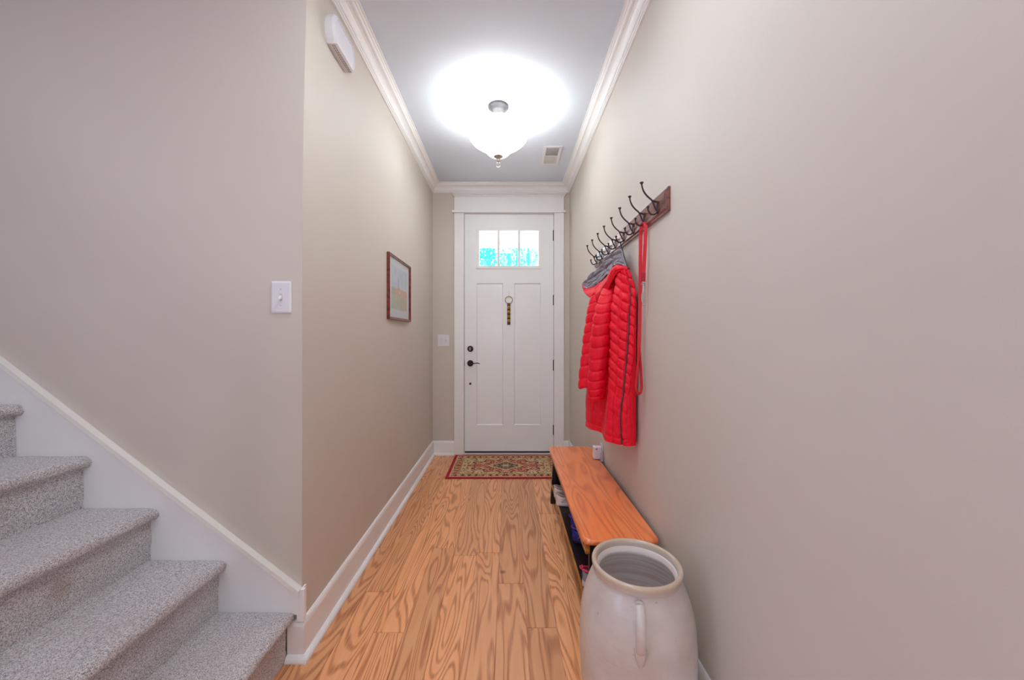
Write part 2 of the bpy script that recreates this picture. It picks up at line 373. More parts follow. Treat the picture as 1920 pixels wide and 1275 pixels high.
# ---- door
def build_door():
    d = empty('door_1', (0, YB + .012, 0), 'white craftsman front door with three-pane window', None, None, 'structure')
    def D(x): return (x - CX) / 182.8
    def Z(y): return EYE - (y - CY) / 182.8
    y0, y1 = YB + .008, YB + .052
    m = MB(); wx0, wx1, wz0, wz1 = D(898.5), D(1010), Z(498), Z(432)
    lx = (D(893.3), D(943.3)); rx = (D(964), D(1014.3)); pz0, pz1 = Z(797.5), Z(531)
    a, b = lx[0], rx[1]
    m.box(DX0, wx0, y0, y1, pz1, DZ1).box(wx1, DX1, y0, y1, pz1, DZ1)
    m.box(wx0, wx1, y0, y1, wz1, DZ1).box(wx0, wx1, y0, y1, pz1, wz0)
    m.box(DX0, lx[0], y0, y1, DZ0 - .004, pz1).box(rx[1], DX1, y0, y1, DZ0 - .004, pz1).box(lx[1], rx[0], y0, y1, pz0, pz1)
    m.box(lx[0], rx[1], y0, y1, DZ0 - .004, pz0)
    for x0, x1 in (lx, rx):   # recessed flat panels with sloped shoulders
        e, dp = .009, .010
        O = [(x0, y0, pz0), (x1, y0, pz0), (x1, y0, pz1), (x0, y0, pz1)]; I = [(x0 + e, y0 + dp, pz0 + e), (x1 - e, y0 + dp, pz0 + e), (x1 - e, y0 + dp, pz1 - e), (x0 + e, y0 + dp, pz1 - e)]
        m.grid([O, I], True, False, False); m.add(I, [(0, 1, 2, 3)])
    at(m.build('door_leaf', M['door'], fixn=True), d)
    fr = MB(); t = .033   # raised lite frame
    ox0, ox1, oz0, oz1 = D(892), D(1016.5), Z(504), Z(427)
    fr.box(ox0, ox1, y0 - .008, y0 + .01, wz1, oz1).box(ox0, ox1, y0 - .008, y0 + .01, oz0, wz0).box(ox0, wx0, y0 - .008, y0 + .01, wz0, wz1).box(wx1, ox1, y0 - .008, y0 + .01, wz0, wz1)
    at(fr.build('window_frame', M['trim'], bevel=.003), d)
    mu = [(D(932.5), D(937.0)), (D(971.0), D(975.5))]
    for x0, x1 in mu:
        at(MB().box(x0, x1, y0 - .004, y0 + .034, wz0 - .002, wz1 + .002).build('muntin', M['trim'], bevel=.002), d)
    xs = [wx0, (mu[0][0] + mu[0][1]) / 2, (mu[1][0] + mu[1][1]) / 2, wx1]
    for x0, x1 in zip(xs, xs[1:]): at(MB().box(x0, x1, y0 + .018, y0 + .022, wz0, wz1).build('glass_pane', M['glass']), d)
    # deadbolt
    cx, cz = D(881.7), Z(654)
    def disc(r, x, z, ya, prof): 
        n = 28; P = [[(x + rr * r * math.cos(2 * PI * k / n), ya - yy, z + rr * r * math.sin(2 * PI * k / n)) for k in range(n)] for rr, yy in prof]; q = MB().grid(P, True, False, True); q.add(P[-1], [tuple(range(n))]); return q
    db = disc(.031, cx, cz, y0, [(1, 0), (1, .004), (.86, .010), (.70, .011), (.66, .018), (.55, .021)])
    dbo = at(db.build('deadbolt', M['bronze']), d)
    tb = MB().box(cx - .004, cx + .004, y0 - .040, y0 - .018, cz - .015, cz + .015); at(tb.build('thumb_turn', M['nickel'], bevel=.002), d)
    cz = Z(681.2)
    h = disc(.032, cx, cz, y0, [(1, 0), (1, .004), (.88, .010), (.5, .013), (.38, .02), (.36, .045), (.42, .050)])
    ho = at(h.build('lever_handle', M['bronze']), d)
    lv = MB().tube(spline([(cx, y0 - .048, cz), (cx + .025, y0 - .055, cz - .002), (cx + .055, y0 - .052, cz + .004), (cx + .085, y0 - .050, cz + .003), (cx + .103, y0 - .048, cz - .004)], 16), [.010, .0095, .009, .0085, .008, .0075, .007, .007, .0065, .0065, .006, .006, .0055, .005, .0045, .003], 10, flat=.75)
    at(lv.build('lever', M['bronze']), d)
    at(disc(.012, cx, Z(719.6), y0, [(1, 0), (1, .003), (.8, .005), (.3, .005)]).build('lock_cylinder', M['bronze']), d)
    at(MB().box(D(869.7), D(871.3), y0 - .008, y0 + .002, Z(686), Z(675.5)).build('latch_plate', M['bronze'], bevel=.001), d)
    for ya, yb in ((431, 451), (553, 572), (675, 695), (797, 816)):
        q = MB(); xh = DX1 + .004; q.tube([(xh, y0 - .003, Z(yb)), (xh, y0 - .003, Z(ya))], .0065, 10)
        for zf in (Z(yb) - .003, Z(ya)): q.tube([(xh, y0 - .003, zf), (xh, y0 - .003, zf + .003)], .0045, 8)
        q.box(xh - .010, xh + .006, y0 - .001, y0 + .001, Z(yb), Z(ya)); at(q.build('hinge', M['bronze']), d)
    at(MB().box(DX0 + .002, DX1 - .002, y0 - .006, y0 + .03, .0172, .032).build('door_sweep', M['gap'], bevel=.002), d)
    for xg in (DX0 - .0028, DX1 + .0002): at(MB().box(xg, xg + .0026, y0 + .004, y1, .02, DZ1).build('weather_seal', M['gap']), d)
    return d, D, Z, y0
door, D, Z, YD = build_door()

# ---- skirt board on stair wall
def skirt():
    yw = arris(0); s = .767; zt = lambda x: .262 + (-.779 - x) * s
    m = MB(); y0 = yw - .016
    O = [(-.779, .170), (-.779, .250), (-3.2, zt(-3.2) - .012), (-3.2, zt(-3.2) - .75), (-1.10, .170)]
    O[1] = (-.779, zt(-.779) - .012)
    A = [(x, y0, z) for x, z in O]; B = [(x, yw, z) for x, z in O]; n = len(O)
    m.grid([A, B], True, False, False); m.add(A, [tuple(range(n))]); m.add(B, [tuple(range(n))])
    struct(m.build('trim_8', M['trim'], bevel=.002), 'white sloping skirt board beside the carpeted stairs')
    O2 = [(-.7765, zt(-.7765) - .016), (-.7765, zt(-.7765) + .004), (-3.2, zt(-3.2) + .004), (-3.2, zt(-3.2) - .016)]
    m = MB(); A = [(x, y0 - .010, z) for x, z in O2]; B = [(x, yw - .0003, z) for x, z in O2]
    m.grid([A, B], True, False, False); m.add(A, [(0, 1, 2, 3)]); m.add(B, [(0, 1, 2, 3)])
    struct(m.build('trim_10', plain('cream_cap_paint', (246, 242, 236), .4, var=.01), bevel=.003), 'cream cap along the top of the sloping skirt board')
    struct(MB().box(-.790, XL + .0145, yw - .0142, yw - .0002, .142, .262).box(-.7775, XL + .006, yw - .002, yw + .02, .142, .262).build('trim_9', M['trim'], bevel=.0015), 'small upright trim block at the foot of the skirt board')
skirt()

# ---- stairs
def stairs():
    root = empty('staircase', (-.82, 0.95, 0), 'flight of stairs in speckled grey carpet rising to the left', None, None, 'structure')
    rise, run_ = .1935, .2515; Y0, Y1 = .46, arris(0) - .0165
    for k in range(8):
        zt = .183 + k * rise; xr = -.828 - k * run_; xn = xr + .030; zb = zt - rise if k else 0
        # profile x,z from the riser foot up, round the nosing and back along the tread
        pr = []
        zlo = max(zb - .01, 0); nr = .021
        for t in range(7): pr.append((xr, zlo + (zt - 2 * nr - .004 - zlo) * t / 6))
        pr.append((xr + .004, zt - 2 * nr + .001)); pr.append((xr + .010, zt - 2 * nr))
        for t in range(9):
            a = -PI / 2 + PI * t / 8; pr.append((xn - nr + nr * math.cos(a), zt - nr + nr * math.sin(a) ))
        xe = xr - run_ - .012
        for t in range(1, 9): pr.append((xn - nr + (xe - xn + nr) * t / 8, zt - .0008 * t * 0 ))
        n = 60; P = []
        for j in range(n + 1):
            y = Y0 + (Y1 - Y0) * j / n
            row = []
            for i, (x, z) in enumerate(pr):
                a = .0016 * math.sin(y * 37 + i * 1.3 + k) + .0012 * math.sin(y * 91 + i * 2.1 + k * 3)
                if i in (0,): a = 0
                ee = min(1, (Y1 - y) / .012, (y - Y0) / .012); dz = -(1 - ee) * .004
                row.append((x + a, y, z + a * .6 + (dz if i > 8 else 0)))
            P.append(row)
        m = MB().grid(P, False, False, True); at(m.build('stair_step', M['carpet']), root)
    # closed body under the treads, open side painted white
    S = [(-.835, 0.0)]
    for k in range(8):
        S.append((-.835 - k * run_, .175 + k * rise)); S.append((-.835 - (k + 1) * run_, .175 + k * rise))
    S.append((-.835 - 8 * run_, 0)); n = len(S)
    A = [(x, Y0 - .015, z - .012 if z > 0 else 0) for x, z in S]; B = [(x, Y0 + .005, z - .012 if z > 0 else 0) for x, z in S]
    m = MB().grid([A, B], True, False, False); m.add(A, [tuple(range(n))]); m.add(B, [tuple(range(n))]); at(m.build('open_stringer', M['trim']), root)
    return root
stairs()
# railing on the open side of the stairs (just left of the frame; its shadow falls on the stair wall)
def railing():
    r = empty('stair_railing', (-.79, .47, 0), 'white baluster railing along the open side of the stairs', 'railing')
    rise, run_ = .1935, .2515; y = .50
    at(MB().box(-.86, -.77, y - .045, y + .045, .185, 1.20).box(-.87, -.76, y - .055, y + .055, 1.20, 1.235).build('newel_post', M['trim'], bevel=.004), r)
    for k in range(8):
        for q in (.085, .21):
            x = -.80 - k * run_ - q; zb = .183 + k * rise; zt = 1.10 + (-.80 - x) * .767
            if x > -.88: continue
            at(MB().box(x - .016, x + .016, y - .016, y + .016, zb, zt).build('baluster', M['trim']), r)
    x1 = -.80 - 8 * run_
    at(MB().tube([(-.80, y, 1.12), (x1, y, 1.12 + 8 * rise)], .034, 10).build('handrail', M['bench_edge']), r)
railing()

# ------------------------------------------------------------------ ceiling light
def ceiling_light():
    dn = plain('darkened_nickel', (38, 36, 38), 0.6, 0.0, 0.3, 40); dn.node_tree.nodes['Principled BSDF'].inputs['Specular IOR Level'].default_value = 0.15; cx, cy = LAMP; r = empty('ceiling_light', (cx, cy, ZC), 'lit semi-flush ceiling light with stepped frosted glass bowl', 'ceiling light')  # nickel darkened in its colour so the canopy shows against the lamp glow
    at(MB().lathe([(.071, ZC - .001), (.071, ZC - .008), (.064, ZC - .016), (.052, ZC - .020), (.048, ZC - .030), (.034, ZC - .038), (.022, ZC - .042), (.012, ZC - .046), (.001, ZC - .046)], cx, cy, 40).build('canopy', dn), r)
    at(MB().tube([(cx, cy, ZC - .045), (cx, cy, 2.40)], .006, 10).build('stem', M['nickel']), r)
    pr = [(.172, 2.606), (.178, 2.608), (.189, 2.605), (.197, 2.598), (.2015, 2.586), (.200, 2.566), (.190, 2.544), (.172, 2.524), (.148, 2.507), (.120, 2.494), (.102, 2.486), (.097, 2.478), (.090, 2.466), (.078, 2.452), (.062, 2.438), (.045, 2.428), (.022, 2.422)]
    at(MB().lathe(pr, cx, cy, 56).build('glass_shade', M['shade'], solid=.004), r)
    f = at(MB().lathe([(.003, 2.440), (.034, 2.434), (.036, 2.428), (.030, 2.420), (.018, 2.413), (.012, 2.404), (.009, 2.396), (.011, 2.392), (.006, 2.386), (.001, 2.385)], cx, cy, 28).build('finial', M['nickel']), r)
    pts = [(cx + .013 * math.cos(a), cy, 2.370 + .017 * math.sin(a)) for a in [2 * PI * k / 24 for k in range(25)]]
    at(MB().tube(pts, .003, 8, caps=False).build('crystal_drop', M['crystal']), r)
ceiling_light()

def ceiling_vent():
    r = empty('ceiling_vent', (.368, 3.2, ZC), 'white ceiling air register with two louvre panels beside the right crown moulding', 'air vent')
    x0, x1, y0, y1, z = .290, .446, 3.036, 3.364, ZC
    m = MB(); b = .026
    m.box(x0, x0 + b, y0, y1, z - .007, z).box(x1 - b, x1, y0, y1, z - .007, z).box(x0 + b, x1 - b, y0, y0 + b, z - .007, z).box(x0 + b, x1 - b, y1 - b, y1, z - .007, z)
    ym = (y0 + y1) / 2; m.box(x0 + b, x1 - b, ym - .008, ym + .008, z - .007, z)
    at(m.build('frame', M['plastic'], bevel=.002), r)
    at(MB().box(x0 + b, x1 - b, y0 + b, y1 - b, z - .001, z).build('duct', M['grille']), r)
    for a, bb, s in ((y0 + b, ym - .008, -1), (ym + .008, y1 - b, 1)):
        l = MB(); n = 9
        for k in range(n):
            y = a + (bb - a) * (k + .5) / n; h = .0065
            l.add([(x0 + b, y - h * s, z - .001), (x1 - b, y - h * s, z - .001), (x1 - b, y + .2 * h * s, z - .008), (x0 + b, y + .2 * h * s, z - .008)], [(0, 1, 2, 3)])
        at(l.build('louvre_panel', M['grille'], solid=.001), r)
ceiling_vent()

# ---- door chime box high on the left wall
def chime():
    r = empty('door_chime', (XL, 1.69, 2.53), 'white door chime box with slotted edge high on the left wall', 'door chime')
    ya, yb, za, zb = 1.578, 1.800, 2.463, 2.590
    def outline(s):     # superellipse-ish ends, flat top and bottom
        pts = []; cy_, cz_ = (ya + yb) / 2, (za + zb) / 2; hy, hz = (yb - ya) / 2 - s, (zb - za) / 2 - s
        bul = .022
        for k in range(9): t = -1 + 2 * k / 8; pts.append((cy_ - hy + bul * (t * t), cz_ + hz * t))
        for k in range(9): t = 1 - 2 * k / 8; pts.append((cy_ + hy - bul * (t * t), cz_ + hz * t))
        return pts
    lay = [(0, 0), (.030, 0), (.035, .0015), (.037, .004), (.0405, .005), (.042, .008), (.042, .012), (.0385, .014), (.0385, .03)]
    P = [[(XL + x, y, z) for y, z in outline(s)] for x, s in lay]
    m = MB().grid(P, True, False, False); n = len(P[0]); m.add(P[-1], [tuple(range(n))]); m.add(P[0], [tuple(range(n))])
    at(m.build('housing', M['plastic'], bevel=.0012), r)
    s = MB()
    for j, x in enumerate((.020, .028)):
        for k in range(13):
            y = ya + .030 + k * .0130; s.box(XL + x - .0012, XL + x + .0012, y, y + .0085, za - .0007, za + .002)
    at(s.build('sound_slots', M['slot']), r)
chime()

# ---- picture
def paint_grid(name, nu, nv, pos, colf, mat, parent=None):
    """thin board whose faces carry colours of a printed or woven pattern"""
    P = [[pos(u / nu, v / nv) for u in range(nu + 1)] for v in range(nv + 1)]
    m = MB().grid(P, False, False, False); me_cols = []
    for v in range(nv):
        for u in range(nu): me_cols += [(*lin(colf((u + .5) / nu, (v + .5) / nv)), 1.0)]
    o = m.build(name, mat, None, fixn=False)
    a = o.data.color_attributes.new('col', 'FLOAT_COLOR', 'CORNER'); flat = []
    for c in me_cols: flat += list(c) * 4
    a.data.foreach_set('color', flat)
    if parent: at(o, parent)
    return o
def vnoise(seed, nx, ny):
    rr = random.Random(seed); g = [[rr.random() for _ in range(nx + 2)] for _ in range(ny + 2)]
    def f(u, v):
        x = max(0, min(.9999, u)) * nx; y = max(0, min(.9999, v)) * ny; i, j = int(x), int(y); a, b = x - i, y - j
        a = a * a * (3 - 2 * a); b = b * b * (3 - 2 * b)
        return (g[j][i] * (1 - a) + g[j][i + 1] * a) * (1 - b) + (g[j + 1][i] * (1 - a) + g[j + 1][i + 1] * a) * b
    return f
def picture():
    ya, yb, za, zb = 2.386, 2.905, 1.322, 1.752
    r = empty('framed_picture', (XL, (ya + yb) / 2, za), 'framed pale landscape print with reddish wood frame on the left wall', 'picture')
    m = MB(); t = .017
    def bar(c0, c1, nrm):   # moulded bar: outer edge c0->c1, profile toward the centre
        prof = [(0, 0), (0, .017), (.003, .021), (.007, .020), (.010, .0165), (.014, .0165), (t, .013), (t, 0)]
        c0, c1, nrm = Vector(c0), Vector(c1), Vector(nrm); d = (c1 - c0).normalized()
        A = [c0 + nrm * a + d * a + Vector((h, 0, 0)) for a, h in prof]; B = [c1 + nrm * a - d * a + Vector((h, 0, 0)) for a, h in prof]
        m.grid([A, B], True, False, False)
    x = XL
    bar((x, ya, za), (x, yb, za), (0, 0, 1)); bar((x, ya, zb), (x, yb, zb), (0, 0, -1)); bar((x, ya, za), (x, ya, zb), (0, 1, 0)); bar((x, yb, za), (x, yb, zb), (0, -1, 0))
    at(m.build('frame', M['frame']), r)
    at(MB().box(x + .001, x + .007, ya + .015, yb - .015, za + .015, zb - .015).build('mat_board', M['mat_board']), r)
    n1, n2, n3 = vnoise(3, 9, 7), vnoise(4, 26, 18), vnoise(9, 60, 8)
    iy0, iy1, iz0, iz1 = ya + .075, yb - .075, za + .075, zb - .065
    def colf(u, v):
        a = n1(u, v); b = n2(u, v)
        hor = .50 + .05 * (n3(u, .3) - .5) + .10 * max(0, 1 - abs(u - .45) / .08) * .6
        if v > hor:
            c = (186 + 22 * a, 200 + 14 * a, 212 + 10 * a)
            if abs(u - .42) < .05 and v < hor + .22: c = (176, 190, 208)
        elif v > .34: c = (206 + 14 * b, 186 - 14 * b, 158 - 24 * b) if u > .25 else (190, 180, 170)
        else: c = (188 + 18 * b, 180 + 14 * b, 160 + 6 * a) if u > .5 else (186 + 12 * b, 192 + 10 * b, 168 + 10 * b)
        if abs(u - .50) < .02 and .38 < v < .46: c = (230, 232, 232)
        return tuple(min(255, q) for q in c)
    paint_grid('print', 60, 44, lambda u, v: (x + .0078, iy0 + (iy1 - iy0) * u, iz0 + (iz1 - iz0) * v), colf, attr_mat('watercolour_print', rough=.8), r)
    at(MB().box(x + .0105, x + .012, ya + .012, yb - .012, za + .012, zb - .012).build('glass', M['pic_glass']), r)
picture()

# ---- switches
def switch(name, cx, cz, wd, ht, yw, toggles, up, label):
    r = empty(name, (cx, yw, cz), label, 'light switch')
    P = []
    for d, s in ((0, 0), (.003, 0), (.0055, .003), (.0065, .007)):
        P.append([(cx - wd / 2 + s, yw - d, cz - ht / 2 + s), (cx + wd / 2 - s, yw - d, cz - ht / 2 + s), (cx + wd / 2 - s, yw - d, cz + ht / 2 - s), (cx - wd / 2 + s, yw - d, cz + ht / 2 - s)])
    m = MB().grid(P, True, False, False); m.add(P[-1], [(0, 1, 2, 3)]); at(m.build('cover_plate', M['plastic']), r)
    for tx, u in zip(toggles, up):
        at(MB().box(cx + tx - .006, cx + tx + .006, yw - .0075, yw - .006, cz - .013, cz + .013).build('toggle_slot', M['grille']), r)
        q = MB(); z0, z1 = (cz + .001, cz + .010) if u else (cz - .010, cz - .001); s = 1 if u else -1
        q.add([(cx + tx - .0045, yw - .007, cz - .006), (cx + tx + .0045, yw - .007, cz - .006), (cx + tx + .0045, yw - .007, cz + .006), (cx + tx - .0045, yw - .007, cz + .006),
               (cx + tx - .0035, yw - .019, cz + s * .009 - .003), (cx + tx + .0035, yw - .019, cz + s * .009 - .003), (cx + tx + .0035, yw - .019, cz + s * .009 + .003), (cx + tx - .0035, yw - .019, cz + s * .009 + .003)],
              [(0, 1, 5, 4), (1, 2, 6, 5), (2, 3, 7, 6), (3, 0, 4, 7), (4, 5, 6, 7)])
        at(q.build('toggle', M['plastic'], bevel=.0008), r)
        for sz in (-.030, .030):
            n = 10; P = [[(cx + tx + rr * math.cos(2 * PI * k / n), yw - yy, cz + sz + rr * math.sin(2 * PI * k / n)) for k in range(n)] for rr, yy in ((.003, .006), (.003, .0072), (.001, .0076))]
            at(MB().grid(P, True, False, True).build('screw', M['grille']), r)
switch('light_switch', (527 - CX) / F * 1.402, 1.355, .076, .120, arris(1.2), (0,), (False,), 'white single toggle light switch on the wall above the stairs')
switch('light_switch', (831.6 - CX) / 182.8, Z(638.5), .122, .122, YB, (-.023, .023), (False, False), 'white double light switch on the narrow wall left of the door')

# ---- bell strap on the door
def bells():
    bx = D(954); r = empty('bell_door_hanger', (bx, YD, Z(609)), 'brass bell strap hanging from a ring on the front door', 'door bells')
    cz = Z(562.5); y = YD - .010
    at(MB().tube([(bx + .037 * math.cos(a), y, cz + .037 * math.sin(a)) for a in [2 * PI * k / 36 for k in range(37)]], .0032, 8, caps=False).build('ring', M['antique']), r)
    at(MB().box(bx - .0055, bx + .0055, YD - .004, YD, Z(556), Z(547)).tube([(bx, YD - .004, Z(555)), (bx, YD - .016, Z(556)), (bx, YD - .019, Z(553.5))], .003, 8).build('adhesive_hook', M['plastic'], bevel=.001), r)
    at(MB().box(bx - .0165, bx + .0165, y - .002, y + .002, Z(609), Z(568)).build('strap', M['strap'], bevel=.001), r)
    for py in (577, 585.2, 593.4, 601.2):
        q = MB(); z0 = Z(py); rr = .0165; n = 20
        q.grid([[(bx + rr * math.sin(PI * i / 10) * math.cos(2 * PI * k / n), y - .012 + rr * math.sin(PI * i / 10) * math.sin(2 * PI * k / n), z0 + rr * math.cos(PI * i / 10)) for k in range(n)] for i in range(11)], True, False, True)
        b = at(q.build('bell', M['brass']), r)
        at(MB().box(bx - .011, bx + .011, y - .0292, y - .0262, z0 - .0014, z0 + .0014).build('bell_slot', M['gap']), r)
bells()

# ---- rug
def rug():
    x0, x1, y0, y1 = -.538, .490, 3.171, 3.797
    n1, n2, n3 = vnoise(11, 46, 30), vnoise(12, 22, 14), vnoise(13, 70, 44)
    Wd, H = x1 - x0, y1 - y0
    def colf(u, v):
        X = abs(u - .5) * Wd; Yy = abs(v - .5) * H; ex = Wd / 2 - X; ey = H / 2 - Yy; e = min(ex, ey)
        a, b = X / (Wd / 2), Yy / (H / 2)
        g = n1(a, b); h = n3(a, b); k = n2(a, b)
        red, tan, dk, rose, grn, olive = (178, 16, 40), (220, 188, 146), (98, 52, 38), (204, 98, 82), (94, 82, 60), (166, 140, 82)
        if e < .030: return red
        if e < .036: return tan
        if e < .100:
            t = (X if ey < ex else Yy); m = math.sin(t * 105) * math.cos((e - .068) * 60)
            if h > .66: return rose
            if m + (g - .5) * 1.4 > .28: return dk
            return tan if g > .4 else olive
        if e < .106: return olive
        if e < .112: return tan
        X2, Y2 = X / .36, Yy / .19; ang = math.atan2(Y2, X2 + 1e-6); rad = math.hypot(X2, Y2)
        lim = .92 + .09 * math.cos(ang * 12)
        if abs(Y2) < .22 * (1.25 - X2) and X2 > .8: lim = 1.25
        if rad > lim: return tan if (g * .6 + h * .4) > .42 else (dk if h > .35 else olive)
        if rad > lim - .07: return dk if h > .3 else rose
        rc = X / .15 + Yy / .105
        if rc < .30: return (206, 160, 136)
        if rc < 1.0: return grn if (g + h) / 2 > .42 else (188, 168, 130)
        if rc < 1.12: return tan
        if g * .5 + h * .5 > .58: return tan
        if h < .27: return dk
        return rose if k > .35 else (168, 66, 56)
    def pos(u, v):
        return (x0 + Wd * u, y0 + H * v, .0072 + .0006 * math.sin(u * 31) * math.sin(v * 17))
    r = empty('entry_rug', ((x0 + x1) / 2, (y0 + y1) / 2, 0), 'small red-bordered persian pattern rug in front of the door', 'rug')
    paint_grid('woven_pile', 220, 134, pos, colf, attr_mat('rug_pile', bump=.4, bscale=600), r)
    at(MB().box(x0 - .001, x1 + .001, y0 - .001, y1 + .001, 0.0005, .0058).build('backing', plain('red_rug_binding', (170, 14, 38), .8), bevel=.002), r)
rug()

# ---- bench
def bench():
    x0, x1, y0, y1, zt = .299, .611, 1.489, 2.785, .392
    r = empty('bench', ((x0 + x1) / 2, (y0 + y1) / 2, 0), 'long low wooden bench with black legs and shoe shelf along the right wall', 'bench')
    def rrect(x0, x1, y0, y1, rad, n=7):
        P = []
        for cx, cy, a0 in ((x1 - rad, y0 + rad, -PI / 2), (x1 - rad, y1 - rad, 0), (x0 + rad, y1 - rad, PI / 2), (x0 + rad, y0 + rad, PI)):
            for k in range(n): a = a0 + PI / 2 * k / (n - 1); P.append((cx + rad * math.cos(a), cy + rad * math.sin(a)))
        return P
    lay = [(.010, zt - .022), (.003, zt - .020), (0, zt - .014), (0, zt - .009), (.003, zt - .003), (.009, zt)]
    P = [[(x, y, z) for x, y in rrect(x0 + s, x1 - s, y0 + s, y1 - s, .035)] for s, z in lay]
    m = MB().grid(P, True, False, True); n = len(P[0]); m.add(P[-1], [tuple(range(n))]); m.add(P[0], [tuple(range(n))]); at(m.build('bench_top', M['bench_top']), r)
    ax0, ax1 = x0 + .014, x1 - .030
    for xa in (ax0, ax1 - .018):
        at(MB().box(xa, xa + .018, y0 + .025, y1 - .025, zt - .068, zt - .0225).build('apron', M['bench_edge'], bevel=.0015), r)
    for ya in (y0 + .03, y1 - .09):      # end boards, then legs
        at(MB().box(ax0 + .019, ax1 - .019, ya + .010, ya + .030, .14, zt - .0225).build('end_board', M['bench_black'], bevel=.001), r)
        for xa in (ax0 - .001, ax1 - .037):
            q = MB(); b, t = .036, .040; s = -.006 if xa < .4 else .0
            if ya < 2 and xa < .4: xa += .0195; s = 0
            q.add([(xa + s, ya, 0), (xa + s + b, ya, 0), (xa + s + b, ya + b + .004, 0), (xa + s, ya + b + .004, 0), (xa + .0195, ya, zt - .0225), (xa + b, ya, zt - .0225), (xa + b, ya + t, zt - .0225), (xa + .0195, ya + t, zt - .0225)] if xa < .4 else
                  [(xa, ya, 0), (xa + b, ya, 0), (xa + b, ya + t, 0), (xa, ya + t, 0), (xa, ya, zt - .0225), (xa + b - .02, ya, zt - .0225), (xa + b - .02, ya + t, zt - .0225), (xa, ya + t, zt - .0225)],
                  [(0, 3, 2, 1), (4, 5, 6, 7), (0, 1, 5, 4), (1, 2, 6, 5), (2, 3, 7, 6), (3, 0, 4, 7)])
            at(q.build('leg', M['bench_black'], bevel=.002), r)
    sh = at(MB().box(ax0 + .006, ax1 - .004, y0 + .035, y1 - .035, .126, .140).build('shoe_shelf', M['bench_black'], bevel=.001), r)
    at(MB().box(ax0 - .0005, ax0 + .0055, y0 + .035, y1 - .035, .123, .1405).build('shelf_edge', M['bench_edge']), r)
    for ya in (y0 + .07, y1 - .07):
        n = 12; P = [[(ax0 - yy, ya + rr * math.cos(2 * PI * k / n), zt - .045 + rr * math.sin(2 * PI * k / n)) for k in range(n)] for rr, yy in ((.0065, 0), (.0065, .0015), (.003, .002), (.001, .0012))]
        at(MB().grid(P, True, False, True).build('screw', M['bronze']), r)
bench()

# ---- shoes
def shoe(base_loc, yaw, mats, label, L=.265, group=None, loop=True, tilt=0):
    """low sneaker; local +x from heel to toe"""
    up_m, sole_m, lace_m, acc_m = mats
    r = empty('sneaker', base_loc, label, 'shoe', group); r.rotation_euler = (0, 0, yaw); r.scale = (1, 1, .84)
    def half(s):   # half-width of the foot at s=0..1
        return .027 + .020 * math.sin(min(1, s * 1.35) * PI * .62) if s < .74 else (.027 + .020 * math.sin(min(1, .74 * 1.35) * PI * .62)) * math.sqrt(max(0, 1 - ((s - .74) / .27) ** 2))
    ss = [0, .012, .04, .09, .16, .25, .35, .45, .55, .65, .74, .82, .89, .95, .985, 1.0]
    def hw(s): return half(s) * (1 if s > .1 else math.sqrt(max(.02, 1 - ((.1 - s) / .102) ** 2)))
    # sole
    def loop_at(z, g):
        pts = [(s * L, hw(s) + g * (1 if .02 < s < .98 else .4), z) for s in ss]; return pts + [(x, -y, z) for x, y, z in reversed(pts)]
    zz = [(0.0, -.004), (.004, .001), (.016, .003), (.026, .002), (.029, -.002)]
    P = [[(x, y, z + (.012 * max(0, x / L - .8) ** 1.2 if z < .02 else 0)) for x, y, z in loop_at(z, g)] for z, g in zz]
    m = MB().grid(P, True, False, True); n = len(P[0]); m.add(P[0], [tuple(range(n))]); m.add(P[-1], [tuple(range(n))]); m.build('sole', sole_m, r)
    # upper
    def top(s): return interp([(0, .082), (.05, .088), (.15, .076), (.28, .068), (.36, .082), (.5, .074), (.65, .058), (.8, .046), (.92, .038), (1, .028)], s)
    P = []
    for s in ss:
        row = []; w_ = hw(s) * .98; h = top(s); op = s < .40
        for k in range(13):
            a = PI * k / 12; c, sn = math.cos(a), math.sin(a)
            yy = w_ * (abs(c) ** .75) * (1 if c > 0 else -1); z = .027 + (h - .027) * (sn ** .6)
            if op and sn > .55:                         # foot opening dips inside
                z = .027 + (h - .027) * (.55 ** .6) + (h - .027) * .28 - (sn - .55) * .075 * min(1, s / .05); yy *= .86
            row.append((s * L, yy, z))
        P.append(row)
    MB().grid(P, False, False, True).build('upper', up_m, r, solid=.003, subd=1)
    MB().tube([(s * L, hw(s) * .62, top(s) + .001) for s in (.0, .02)] + [(s * L, hw(s) * .60, top(s) - .004) for s in (.1, .2, .3, .38)], .0055, 8).tube([(s * L, -hw(s) * .62, top(s) + .001) for s in (.0, .02)] + [(s * L, -hw(s) * .60, top(s) - .004) for s in (.1, .2, .3, .38)], .0055, 8).build('collar', acc_m, r)
    MB().grid([[(s * L, y, interp([(.30, .100), (.36, .092), (.5, .079), (.64, .062)], s) - abs(y) * .25) for y in (-.02, -.01, 0, .01, .02)] for s in (.30, .36, .43, .5, .57, .64)], False, False, True).build('tongue', acc_m, r, solid=.004)
    lc = MB()
    for k in range(5):
        s = .40 + k * .055; z = top(s) + .004
        lc.tube([(s * L, -.020, z - .008), (s * L + .006, 0, z + .002), (s * L, .020, z - .008)], .0022, 6).tube([(s * L + .010, -.020, z - .009), (s * L, 0, z + .003), (s * L + .010, .020, z - .009)], .0022, 6)
    lc.build('laces', lace_m, r)
    for sg in (-1, 1):
        for k in range(3):
            s0 = .10 + k * .17
            MB().tube([(s0 * L + t * .035, sg * (hw(s0 + t * .12) * (.97 - .10 * t) + .0025), .032 + t * .030) for t in (0, .33, .66, 1)], .0036, 6).build('side_stripe', acc_m, r)
    if loop: MB().tube([(.003, 0, .080), (-.008, 0, .088), (-.010, 0, .100), (-.002, 0, .104), (.004, 0, .092)], .0035, 8).build('heel_loop', acc_m, r)
    return r
